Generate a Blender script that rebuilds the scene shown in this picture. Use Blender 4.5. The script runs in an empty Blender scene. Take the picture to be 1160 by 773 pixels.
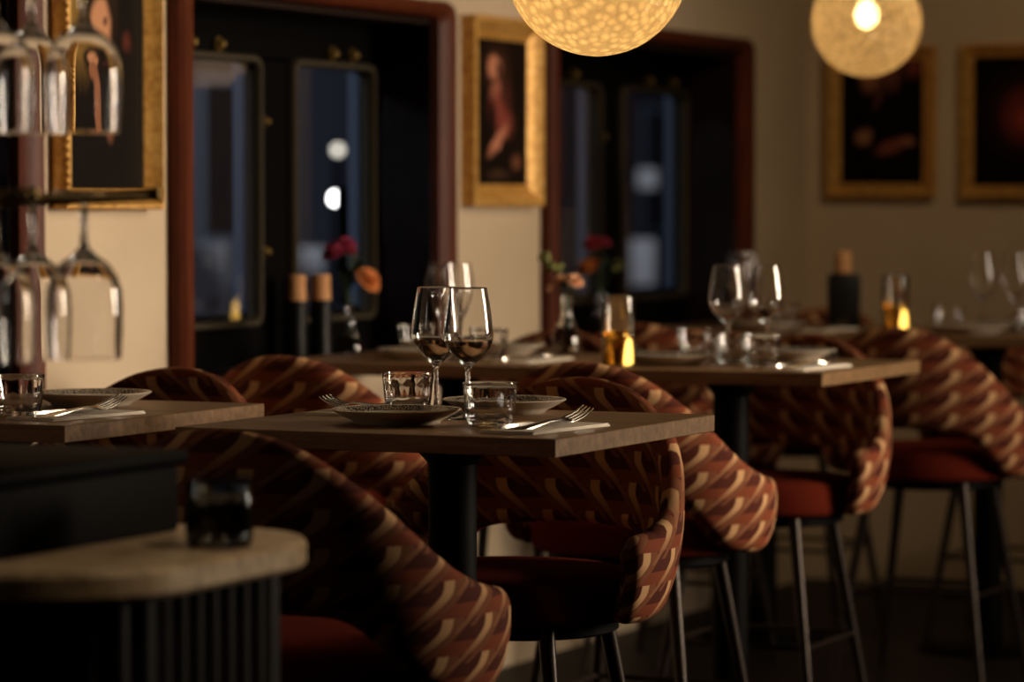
import bpy, bmesh, math, random
from mathutils import Vector, Matrix
random.seed(7)
PI = math.pi
S = bpy.context.scene
COL = S.collection

# ------------------------------------------------------------------ helpers
def lin(r, g, b):
    f = lambda c: (c/255/12.92) if c/255 <= .04045 else ((c/255+.055)/1.055)**2.4
    return (f(r), f(g), f(b), 1)

def new_mat(name):
    m = bpy.data.materials.new(name); m.use_nodes = True
    nt = m.node_tree
    return m, nt, nt.nodes['Principled BSDF']

def mat(name, col, rough=.5, metal=0, spec=.5, **kw):
    m, nt, p = new_mat(name)
    p.inputs['Base Color'].default_value = col
    p.inputs['Roughness'].default_value = rough
    p.inputs['Metallic'].default_value = metal
    p.inputs['Specular IOR Level'].default_value = spec
    for k, v in kw.items():
        p.inputs[k.replace('_', ' ')].default_value = v
    return m

def mth(nt, op, *args):
    n = nt.nodes.new('ShaderNodeMath'); n.operation = op
    for i, a in enumerate(args):
        if isinstance(a, (int, float)): n.inputs[i].default_value = a
        else: nt.links.new(a, n.inputs[i])
    return n.outputs[0]

def mixc(nt, fac, a, b):
    n = nt.nodes.new('ShaderNodeMix'); n.data_type = 'RGBA'
    for sock, v in ((n.inputs[0], fac), (n.inputs[6], a), (n.inputs[7], b)):
        if isinstance(v, (int, float)): sock.default_value = v
        elif isinstance(v, tuple): sock.default_value = v
        else: nt.links.new(v, sock)
    return n.outputs[2]

def noise(nt, vec, scale, detail=4, rough=.55):
    n = nt.nodes.new('ShaderNodeTexNoise')
    n.inputs['Scale'].default_value = scale
    n.inputs['Detail'].default_value = detail
    n.inputs['Roughness'].default_value = rough
    if vec is not None: nt.links.new(vec, n.inputs['Vector'])
    return n.outputs['Fac']

def coord(nt, which='Object', scale=None):
    t = nt.nodes.new('ShaderNodeTexCoord').outputs[which]
    if scale is None: return t
    mp = nt.nodes.new('ShaderNodeMapping'); mp.inputs['Scale'].default_value = scale
    nt.links.new(t, mp.inputs['Vector'])
    return mp.outputs[0]

def ramp(nt, fac, stops):
    n = nt.nodes.new('ShaderNodeValToRGB')
    e = n.color_ramp.elements
    while len(e) < len(stops): e.new(.5)
    for el, (p, c) in zip(e, stops):
        el.position = p; el.color = c
    nt.links.new(fac, n.inputs[0])
    return n.outputs[0]

def bump(nt, p, h, strength, dist=.01):
    n = nt.nodes.new('ShaderNodeBump')
    n.inputs['Strength'].default_value = strength
    n.inputs['Distance'].default_value = dist
    nt.links.new(h, n.inputs['Height'])
    nt.links.new(n.outputs[0], p.inputs['Normal'])

# ------------------------------------------------------------------ mesh helpers
def tf(bm, vs, M):
    if M is not None: bmesh.ops.transform(bm, matrix=M, verts=vs)

def add_box(bm, x0, x1, y0, y1, z0, z1, bev=0, seg=2, M=None):
    b = bmesh.new()
    vs = bmesh.ops.create_cube(b, size=1)['verts']
    for v in vs:
        v.co = Vector((x0 + (v.co.x+.5)*(x1-x0), y0 + (v.co.y+.5)*(y1-y0), z0 + (v.co.z+.5)*(z1-z0)))
    if bev: bmesh.ops.bevel(b, geom=b.edges[:], offset=bev, segments=seg, affect='EDGES', profile=.5)
    if M is not None: b.transform(M)
    merge(bm, b)

def merge(bm, b):
    me = bpy.data.meshes.new('tmp'); b.to_mesh(me); b.free()
    bm.from_mesh(me); bpy.data.meshes.remove(me)

def add_lathe(bm, prof, seg=40, M=None, closed=False, facet=None):
    """prof: (r, z) list; facet(theta, i) -> radius factor"""
    rings = []; new = []
    for i, (r, z) in enumerate(prof):
        if r < 1e-6:
            v = bm.verts.new((0, 0, z)); rings.append([v]); new.append(v)
        else:
            ring = []
            for k in range(seg):
                t = 2*PI*k/seg
                rr = r*(facet(t, i) if facet else 1)
                ring.append(bm.verts.new((rr*math.cos(t), rr*math.sin(t), z)))
            rings.append(ring); new += ring
    faces = []
    pairs = list(zip(rings, rings[1:]))
    if closed: pairs.append((rings[-1], rings[0]))
    for a, b in pairs:
        if len(a) == 1 and len(b) == 1: continue
        for k in range(seg):
            k2 = (k+1) % seg
            if len(a) == 1: f = bm.faces.new((a[0], b[k2], b[k]))
            elif len(b) == 1: f = bm.faces.new((a[k], a[k2], b[0]))
            else: f = bm.faces.new((a[k], a[k2], b[k2], b[k]))
            faces.append(f)
    tf(bm, new, M)
    return faces

def add_tube(bm, pts, rads, seg=12, cap=True):
    pts = [Vector(p) for p in pts]
    if isinstance(rads, (int, float)): rads = [rads]*len(pts)
    rings = []; up = None
    for i, p in enumerate(pts):
        d = (pts[min(i+1, len(pts)-1)] - pts[max(i-1, 0)]).normalized()
        if up is None:
            up = d.cross(Vector((0, 0, 1)))
            if up.length < 1e-3: up = d.cross(Vector((1, 0, 0)))
        a = (up - d*up.dot(d)).normalized(); up = a
        b = d.cross(a)
        rings.append([bm.verts.new(p + (a*math.cos(2*PI*k/seg) + b*math.sin(2*PI*k/seg))*rads[i]) for k in range(seg)])
    for r0, r1 in zip(rings, rings[1:]):
        for k in range(seg):
            bm.faces.new((r0[k], r0[(k+1) % seg], r1[(k+1) % seg], r1[k]))
    if cap:
        bm.faces.new(rings[0][::-1]); bm.faces.new(rings[-1])

def add_ball(bm, c, r, seg=14, sc=(1, 1, 1), rot=None):
    M = Matrix.Translation(c)
    if rot is not None: M = M @ rot
    M = M @ Matrix.Diagonal((*sc, 1))
    bmesh.ops.create_uvsphere(bm, u_segments=seg, v_segments=max(6, seg//2), radius=r, matrix=M)

def finish(bm, name, m, parent=None, smooth=True, ang=40):
    bmesh.ops.recalc_face_normals(bm, faces=bm.faces[:])
    me = bpy.data.meshes.new(name); bm.to_mesh(me); bm.free()
    for x in (m if isinstance(m, (list, tuple)) else [m]): me.materials.append(x)
    if smooth:
        for p in me.polygons: p.use_smooth = True
        try: me.set_sharp_from_angle(angle=math.radians(ang))
        except Exception: pass
    o = bpy.data.objects.new(name, me); COL.objects.link(o)
    if parent is not None: o.parent = parent
    return o

def tag(o, label=None, cat=None, group=None, kind=None):
    if label: o['label'] = label
    if cat: o['category'] = cat
    if group: o['group'] = group
    if kind: o['kind'] = kind
    return o

def thing(name, loc=(0, 0, 0), rotz=0):
    o = bpy.data.objects.new(name, None); COL.objects.link(o)
    o.empty_display_size = .05
    o.location = loc; o.rotation_euler = (0, 0, rotz)
    return o

def dup(root):
    r = root.copy(); COL.objects.link(r)
    for ch in list(root.children):
        c = ch.copy(); COL.objects.link(c); c.parent = r
        for g in list(ch.children):
            d = g.copy(); COL.objects.link(d); d.parent = c
    return r

class Kind:
    """builds the first of a kind, then copies it"""
    def __init__(self, maker): self.maker, self.src = maker, None
    def put(self, loc, rotz, label, cat, group=None, rot=None):
        if self.src is None: o = self.src = self.maker()
        else: o = dup(self.src)
        o.location = loc
        o.rotation_euler = rot if rot else (0, 0, rotz)
        if 'group' in o: del o['group']
        return tag(o, label, cat, group)

# ------------------------------------------------------------------ materials
def m_wall():
    m, nt, p = new_mat('plaster_paint')
    c = coord(nt)
    n = noise(nt, c, 3.0, 6)
    nt.links.new(ramp(nt, n, [(.3, lin(198, 176, 148)), (.7, lin(208, 187, 159))]), p.inputs['Base Color'])
    p.inputs['Roughness'].default_value = .8
    bump(nt, p, noise(nt, c, 160, 3), .08, .004)
    return m

def m_wood(name, a, b, c, scale=(14, 1.4, 14), rough=.5, nscale=3.2, bstr=.12, spec=.15):
    m, nt, p = new_mat(name)
    co = coord(nt, 'Object', scale)
    n = noise(nt, co, nscale, 8, .65)
    n2 = noise(nt, coord(nt, 'Object', tuple(s*5 for s in scale)), 6, 3)
    f = mth(nt, 'ADD', mth(nt, 'MULTIPLY', n, .75), mth(nt, 'MULTIPLY', n2, .25))
    nt.links.new(ramp(nt, f, [(.3, a), (.5, b), (.68, c)]), p.inputs['Base Color'])
    p.inputs['Roughness'].default_value = rough
    p.inputs['Specular IOR Level'].default_value = spec
    bump(nt, p, f, bstr, .003)
    return m

def m_fabric():
    """woven upholstery: rows of folded light ribbons on rust, laid out on the UVs (metres)"""
    m, nt, p = new_mat('ribbon_fabric')
    sep = nt.nodes.new('ShaderNodeSeparateXYZ')
    nt.links.new(coord(nt, 'UV'), sep.inputs[0])
    u = mth(nt, 'DIVIDE', sep.outputs[0], .083)
    w = mth(nt, 'DIVIDE', sep.outputs[1], .056)
    a = mth(nt, 'FLOORED_MODULO', u, 1.0)
    b = mth(nt, 'FLOORED_MODULO', w, 1.0)
    t0 = mth(nt, 'SUBTRACT', 1.0, b)
    def band(t, off, hw, t0_, t1_):
        q = mth(nt, 'SUBTRACT', t, .34)
        q = mth(nt, 'MULTIPLY', .5, mth(nt, 'ADD', q, mth(nt, 'SQRT', mth(nt, 'ADD', mth(nt, 'MULTIPLY', q, q), .02))))
        c = mth(nt, 'SUBTRACT', .55+off, mth(nt, 'MULTIPLY', .78, q))
        d = mth(nt, 'SUBTRACT', mth(nt, 'FLOORED_MODULO', mth(nt, 'ADD', mth(nt, 'SUBTRACT', a, c), .5), 1.0), .5)
        h = mth(nt, 'SUBTRACT', hw, mth(nt, 'MULTIPLY', hw*.5, mth(nt, 'MAXIMUM', 0.0, mth(nt, 'SUBTRACT', t, .5))))
        e = mth(nt, 'DIVIDE', mth(nt, 'SUBTRACT', h, mth(nt, 'ABSOLUTE', d)), .03)
        e = mth(nt, 'MINIMUM', 1.0, mth(nt, 'MAXIMUM', 0.0, e))
        g = mth(nt, 'MULTIPLY', mth(nt, 'GREATER_THAN', t, t0_), mth(nt, 'LESS_THAN', t, t1_))
        return mth(nt, 'MULTIPLY', e, g)
    t1 = mth(nt, 'ADD', t0, 1.0)
    light, mid, rust, dark = lin(214, 168, 120), lin(150, 100, 68), lin(130, 64, 37), lin(80, 34, 21)
    # rust ground, darker at the foot of each cell
    base = mixc(nt, mth(nt, 'LESS_THAN', t0, .62), rust, dark)
    col = base
    for t in (t0, t1):
        col = mixc(nt, band(t, .23, .12, 0.0, 1.25), col, lin(128, 78, 50))
    for t in (t1, t0):
        tone = ramp(nt, mth(nt, 'MULTIPLY', t, .6), [(.2, light), (.62, mid)])
        col = mixc(nt, band(t, 0, .125, 0.0, 1.4), col, tone)
    weave = noise(nt, coord(nt, 'UV'), 900, 2)
    col = mixc(nt, mth(nt, 'MULTIPLY', weave, .25), col, dark)
    nt.links.new(col, p.inputs['Base Color'])
    p.inputs['Roughness'].default_value = .85
    p.inputs['Specular IOR Level'].default_value = .15
    bump(nt, p, weave, .25, .001)
    return m

def m_stone():
    m, nt, p = new_mat('counter_stone')
    c = coord(nt)
    v = nt.nodes.new('ShaderNodeTexVoronoi'); v.inputs['Scale'].default_value = 55
    nt.links.new(c, v.inputs['Vector'])
    f = mth(nt, 'ADD', mth(nt, 'MULTIPLY', noise(nt, c, 14, 6, .6), .8), mth(nt, 'MULTIPLY', v.outputs['Distance'], .25))
    nt.links.new(ramp(nt, f, [(.35, lin(150, 128, 100)), (.55, lin(190, 165, 130)), (.75, lin(214, 194, 160))]), p.inputs['Base Color'])
    p.inputs['Roughness'].default_value = .4
    return m

def m_plate_pattern():
    m, nt, p = new_mat('plate_pattern')
    c = coord(nt)
    v = nt.nodes.new('ShaderNodeTexVoronoi'); v.feature = 'DISTANCE_TO_EDGE'; v.inputs['Scale'].default_value = 230
    nt.links.new(c, v.inputs['Vector'])
    n = noise(nt, c, 240, 2)
    f = mth(nt, 'ADD', v.outputs['Distance'], mth(nt, 'MULTIPLY', n, .35))
    nt.links.new(ramp(nt, f, [(.3, lin(38, 34, 32)), (.36, lin(196, 184, 164))]), p.inputs['Base Color'])
    p.inputs['Roughness'].default_value = .25
    return m

def m_glass(name, col=(1, 1, 1, 1), ior=1.5, rough=0):
    m = bpy.data.materials.new(name); m.use_nodes = True
    nt = m.node_tree; nt.nodes.clear()
    g = nt.nodes.new('ShaderNodeBsdfGlass'); o = nt.nodes.new('ShaderNodeOutputMaterial')
    g.inputs['Color'].default_value = col; g.inputs['IOR'].default_value = ior; g.inputs['Roughness'].default_value = rough
    nt.links.new(g.outputs[0], o.inputs[0])
    return m

def m_emit(name, col, strength):
    m = bpy.data.materials.new(name); m.use_nodes = True
    nt = m.node_tree; nt.nodes.clear()
    g = nt.nodes.new('ShaderNodeEmission'); o = nt.nodes.new('ShaderNodeOutputMaterial')
    g.inputs[0].default_value = col; g.inputs[1].default_value = strength
    nt.links.new(g.outputs[0], o.inputs[0])
    return m

def m_globe():
    """pressed bubbly glass: part see-through, part light-scattering"""
    m = bpy.data.materials.new('bubbled_globe_glass'); m.use_nodes = True
    nt = m.node_tree; nt.nodes.clear()
    o = nt.nodes.new('ShaderNodeOutputMaterial')
    c = coord(nt)
    v = nt.nodes.new('ShaderNodeTexVoronoi'); v.inputs['Scale'].default_value = 58
    nt.links.new(c, v.inputs['Vector'])
    tr = nt.nodes.new('ShaderNodeBsdfTransparent'); tr.inputs[0].default_value = (1, .80, .50, 1)
    tl = nt.nodes.new('ShaderNodeBsdfTranslucent'); tl.inputs[0].default_value = (1, .74, .38, 1)
    df = nt.nodes.new('ShaderNodeBsdfGlossy'); df.inputs['Roughness'].default_value = .15; df.inputs[0].default_value = (.9, .8, .6, 1)
    n = nt.nodes.new('ShaderNodeBump'); n.inputs['Strength'].default_value = 1; n.inputs['Distance'].default_value = .012
    nt.links.new(v.outputs['Distance'], n.inputs['Height'])
    for b in (tl, df): nt.links.new(n.outputs[0], b.inputs['Normal'])
    m1 = nt.nodes.new('ShaderNodeMixShader'); m2 = nt.nodes.new('ShaderNodeMixShader')
    # the rims of the bubbles scatter more than their middles
    f = ramp(nt, v.outputs['Distance'], [(.08, (.90, .90, .90, 1)), (.6, (.48, .48, .48, 1))])
    nt.links.new(f, m1.inputs[0]); nt.links.new(tr.outputs[0], m1.inputs[1]); nt.links.new(tl.outputs[0], m1.inputs[2])
    m2.inputs[0].default_value = .06
    nt.links.new(m1.outputs[0], m2.inputs[1]); nt.links.new(df.outputs[0], m2.inputs[2])
    nt.links.new(m2.outputs[0], o.inputs[0])
    return m

def m_painting(name, ground, blobs):
    """soft oval brush patches on a dark ground; blobs: cx, cz, rx, rz, angle, colour, hardness"""
    m, nt, p = new_mat(name)
    uv = coord(nt, 'UV')
    nz = noise(nt, uv, 7, 5)
    col = mixc(nt, nz, ground, tuple(x*.35 for x in ground[:3]) + (1,))
    warp = nt.nodes.new('ShaderNodeTexNoise'); warp.inputs['Scale'].default_value = 9
    nt.links.new(uv, warp.inputs['Vector'])
    ad = nt.nodes.new('ShaderNodeVectorMath'); ad.operation = 'MULTIPLY_ADD'
    nt.links.new(warp.outputs['Color'], ad.inputs[0]); ad.inputs[1].default_value = (.06, .06, 0); nt.links.new(uv, ad.inputs[2])
    for cx, cz, rx, rz, an, c, hard in blobs:
        mp = nt.nodes.new('ShaderNodeMapping'); mp.vector_type = 'TEXTURE'
        mp.inputs['Location'].default_value = (cx+.03, cz+.03, 0)
        mp.inputs['Rotation'].default_value = (0, 0, math.radians(an))
        mp.inputs['Scale'].default_value = (rx, rz, 1)
        nt.links.new(ad.outputs[0], mp.inputs[0])
        g = nt.nodes.new('ShaderNodeTexGradient'); g.gradient_type = 'SPHERICAL'
        nt.links.new(mp.outputs[0], g.inputs[0])
        f = mth(nt, 'MINIMUM', 1.0, mth(nt, 'MULTIPLY', g.outputs['Fac'], hard))
        col = mixc(nt, f, col, c)
    nt.links.new(col, p.inputs['Base Color'])
    p.inputs['Roughness'].default_value = .6; p.inputs['Specular IOR Level'].default_value = .06
    return m

def m_gold():
    m, nt, p = new_mat('gilded_frame')
    c = coord(nt)
    n = noise(nt, c, 45, 5)
    nt.links.new(ramp(nt, n, [(.3, lin(176, 124, 56)), (.5, lin(216, 164, 84)), (.75, lin(238, 194, 116))]), p.inputs['Base Color'])
    p.inputs['Metallic'].default_value = .35; p.inputs['Roughness'].default_value = .4
    bump(nt, p, noise(nt, c, 90, 3), .2, .002)
    return m

MT = dict(
    wall=m_wall(),
    floor=m_wood('dark_floor_boards', lin(16, 12, 10), lin(24, 18, 14), lin(34, 26, 20), (6, .8, 6), .55),
    ceiling=mat('ceiling_paint', lin(60, 54, 46), .9),
    table=m_wood('oak_table_top', lin(88, 64, 41), lin(124, 94, 62), lin(152, 120, 83), (1.6, 16, 16), .42, spec=.35),
    black_metal=mat('black_metal', lin(4, 3, 3), .55, 0, .06),
    leg_metal=mat('dark_leg_metal', lin(44, 35, 28), .35, .6),
    fabric=m_fabric(),
    seat=mat('rust_velvet', lin(98, 32, 18), .9, 0, .05),
    casing=m_wood('stained_casing_wood', lin(60, 26, 13), lin(84, 38, 20), lin(104, 50, 27), (20, 20, 1.5), .45),
    dark_wood=m_wood('dark_lining_wood', lin(18, 9, 7), lin(28, 14, 10), lin(38, 19, 13), (18, 18, 1.5), .5),
    black_board=mat('black_board', lin(5, 4, 4), .8, 0, .05),
    brass=mat('aged_brass', lin(120, 96, 50), .4, .8),
    olive=mat('olive_brass_sash', lin(52, 43, 25), .6, .2),
    outer_frame=mat('grey_blue_outer_frame', lin(150, 165, 190), .6),
    gold=m_gold(),
    porcelain=mat('porcelain', lin(226, 214, 194), .25),
    pattern=m_plate_pattern(),
    glass=m_glass('clear_glass'),
    pane=m_glass('window_glass', (.93, .95, .98, 1), 1.45),
    darkglass=m_glass('smoked_glass', (.6, .63, .65, 1), 1.5),
    liquid=m_glass('clear_liquid', (.62, .52, .42, 1), 1.33),
    steel=mat('cutlery_steel', lin(200, 195, 186), .22, 1),
    napkin=mat('paper_napkin', lin(240, 230, 214), .9),
    stone=m_stone(),
    flute=m_wood('fluted_dark_wood', lin(9, 6, 5), lin(14, 8, 6), lin(20, 11, 8), (20, 20, 1.5), .45),
    mill_wood=m_wood('turned_mill_wood', lin(182, 128, 84), lin(206, 152, 104), lin(222, 172, 124), (20, 20, 2), .5),
    mill_black=mat('black_lacquer', lin(7, 7, 8), .45, 0, .3),
    box=mat('black_tray_paint', lin(2, 2, 2), .6, 0, .04),
    globe=m_globe(),
    bulb=m_emit('warm_bulb', (1, .72, .38, 1), 14),
    bulb_small=m_emit('warm_far_bulb', (1, .74, .42, 1), 14),
    amber=m_glass('amber_oil', (1, .72, .26, 1), 1.36),
    flame=m_emit('candle_flame', (1, .76, .36, 1), 4.5),
    lamp_white=m_emit('street_lamp_white', (1, .95, .86, 1), 8),
    lamp_cream=m_emit('street_lamp_cream', (1, .90, .72, 1), 2.6),
    stem=mat('green_stem', lin(52, 66, 34), .7),
    leaf=mat('dark_leaf', lin(30, 42, 28), .7),
    bud=mat('green_bud', lin(128, 132, 70), .7),
    pink=mat('magenta_petals', lin(150, 40, 72), .7),
    red=mat('red_petals', lin(150, 34, 40), .7),
    orange=mat('orange_petals', lin(206, 120, 58), .7),
    peach=mat('peach_petals', lin(232, 176, 136), .7),
    cord=mat('black_cord', lin(14, 12, 11), .6),
    asphalt=mat('wet_street', lin(60, 64, 74), .5),
    facade=mat('night_facade', lin(88, 94, 110), .9),
    facade_glass=mat('far_window_glass', lin(30, 34, 44), .2),
    snow=mat('white_painted_panel', lin(225, 228, 235), .8),
)

# ------------------------------------------------------------------ room
XW, YB = -3.88, 10.68          # left wall face, back wall face
ZC = 2.75
WIN = [(1, 4.40, 5.94), (2, 6.495, 7.905), (3, 8.505, 10.085)]
SILL, HEAD, CAS = .87, 1.745, .08

bm = bmesh.new()
ys = [-1.6]
for _, a, b in WIN: ys += [a+CAS*.8, b-CAS*.8]
ys.append(YB+.3)
for i in range(0, len(ys), 2):
    add_box(bm, XW-.20, XW, ys[i], ys[i+1], 0, ZC)
for i in range(1, len(ys)-1, 2):
    add_box(bm, XW-.20, XW, ys[i], ys[i+1], 0, SILL-.02)
    add_box(bm, XW-.20, XW, ys[i], ys[i+1], HEAD, ZC)
tag(finish(bm, 'wall_left', MT['wall'], smooth=False), kind='structure')
bm = bmesh.new(); add_box(bm, XW-.20, 2.2, YB, YB+.3, 0, ZC)
tag(finish(bm, 'wall_back', MT['wall'], smooth=False), kind='structure')
bm = bmesh.new(); add_box(bm, 2.0, 2.2, -1.6, YB, 0, ZC)
tag(finish(bm, 'wall_right', MT['dark_wood'], smooth=False), kind='structure')
bm = bmesh.new(); add_box(bm, XW-.20, 2.2, -1.8, -1.6, 0, ZC)
tag(finish(bm, 'wall_front', MT['dark_wood'], smooth=False), kind='structure')
bm = bmesh.new(); add_box(bm, XW-.20, 2.2, -1.8, YB+.3, -.1, 0)
tag(finish(bm, 'floor', MT['floor'], smooth=False), kind='structure')
bm = bmesh.new(); add_box(bm, XW-.20, 2.2, -1.8, YB+.3, ZC, ZC+.1)
tag(finish(bm, 'ceiling', MT['ceiling'], smooth=False), kind='structure')

def rounded_path(x0, x1, z0, z1, r, n=8):
    """up the left side, round the two top corners, down the right side"""
    p = [(x0, z0)]
    for k in range(n+1):
        t = PI - (PI/2)*k/n
        p.append((x0+r+r*math.cos(t), z1-r+r*math.sin(t)))
    for k in range(n+1):
        t = PI/2 - (PI/2)*k/n
        p.append((x1-r+r*math.cos(t), z1-r+r*math.sin(t)))
    p.append((x1, z0))
    return p

def rounded_rect(x0, x1, z0, z1, r, n=6):
    p = []
    for cx, cz, a0 in ((x1-r, z1-r, 0), (x0+r, z1-r, 90), (x0+r, z0+r, 180), (x1-r, z0+r, 270)):
        for k in range(n+1):
            t = math.radians(a0 + 90*k/n)
            p.append((cx+r*math.cos(t), cz+r*math.sin(t)))
    return p

def sweep_ring(bm, rings, closed):
    """rings: list of (path2d, y); consecutive rings joined into one moulding, last to first too"""
    vr = [[bm.verts.new((x, y, z)) for x, z in path] for path, y in rings]
    for a, b in zip(vr, vr[1:]+vr[:1]):
        n = len(a)
        for k in range(n if closed else n-1):
            k2 = (k+1) % n
            bm.faces.new((a[k], a[k2], b[k2], b[k]))
    if not closed:
        bm.faces.new([r[0] for r in vr]); bm.faces.new([r[-1] for r in vr][::-1])

def make_window(n, y0, y1):
    yc, hw = (y0+y1)/2, (y1-y0)/2
    w = thing('window_%d' % n, (XW, yc, 0), PI/2)      # local -Y faces the room
    tag(w, kind='structure')
    iw = hw - CAS
    bm = bmesh.new()
    rp = lambda d, r: rounded_path(-hw+d, hw-d, SILL-.05, HEAD+.048-d*.55, r)
    sweep_ring(bm, [(rp(0, .05), .0), (rp(0, .05), -.03), (rp(.012, .045), -.042), (rp(.05, .03), -.038), (rp(.075, .025), -.02), (rp(.08, .025), .01)], False)
    finish(bm, 'casing', MT['casing'], w)
    bm = bmesh.new()
    add_box(bm, -iw-.016, -iw+.004, .0, .17, SILL, HEAD)
    add_box(bm, iw-.004, iw+.016, .0, .17, SILL, HEAD)
    add_box(bm, -iw, iw, .0, .17, HEAD-.012, HEAD+.008)
    finish(bm, 'jamb', MT['dark_wood'], w, False)
    bm = bmesh.new(); add_box(bm, -iw-.03, iw+.03, -.03, .172, SILL-.022, SILL, .006)
    finish(bm, 'sill_board', MT['dark_wood'], w)
    # black board between reveal and sashes with the two openings
    zb, zt = .965, 1.632
    so, mid, sh = iw-.095, .078, .085            # sash outer edges; the pair sits off centre
    bm = bmesh.new()
    add_box(bm, -iw-.01, iw+.01, .172, .20, SILL, zb+.01)
    add_box(bm, -iw-.01, iw+.01, .172, .20, zt-.01, HEAD)
    for x0, x1 in ((-iw-.01, sh-so+.01), (sh-mid-.01, sh+mid+.01), (sh+so-.01, iw+.01)):
        add_box(bm, x0, x1, .172, .20, zb+.005, zt-.005)
    finish(bm, 'sash_board', MT['black_board'], w, False)
    for x0, x1 in ((sh-so, sh-mid), (sh+mid, sh+so)):
        bm = bmesh.new()
        rr = lambda d, r: rounded_rect(x0+d, x1-d, zb+d, zt-d, r)
        sweep_ring(bm, [(rr(0, .035), .172), (rr(0, .035), .158), (rr(.006, .03), .150), (rr(.015, .024), .150), (rr(.020, .02), .158), (rr(.020, .02), .19)], True)
        sash = finish(bm, 'sash_frame', MT['olive'], w)
        bm = bmesh.new(); add_box(bm, x0+.016, x1-.016, .170, .174, zb+.016, zt-.016)
        finish(bm, 'pane', MT['pane'], sash, False)
        for kx, kz in ((x0+.12 if x0 < sh else x1-.12, zt+.018), (x0+.22 if x0 > sh else x1-.2, zt+.018)):
            bm = bmesh.new(); add_ball(bm, (kx, .155, kz), .012); add_lathe(bm, [(.018, 0), (.018, .012), (0, .012)], 14, Matrix.Translation((kx, .172, kz)) @ Matrix.Rotation(PI/2, 4, 'X'))
            finish(bm, 'latch_knob', MT['brass'], sash)
    for kz in (1.15, 1.47):
        bm = bmesh.new(); add_ball(bm, (sh-mid+.03, .16, kz), .011, sc=(1.3, 1, .8))
        add_box(bm, sh-mid+.015, sh-mid+.045, .165, .173, kz-.012, kz+.012, .002)
        finish(bm, 'hinge_knob', MT['brass'], w)
    bm = bmesh.new()
    for x0, x1 in ((sh-so, sh-mid), (sh+mid, sh+so)):
        add_box(bm, x1+.012, x1+.075, .215, .25, zb-.03, zt+.03, .004)
        add_box(bm, x0-.02, x1+.07, .217, .248, zt-.012, zt+.04)
        add_box(bm, x0-.02, x1+.07, .217, .248, zb-.04, zb+.035)
    finish(bm, 'outer_frame', MT['outer_frame'], w)
for n, a, b in WIN: make_window(n, a, b)

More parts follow.
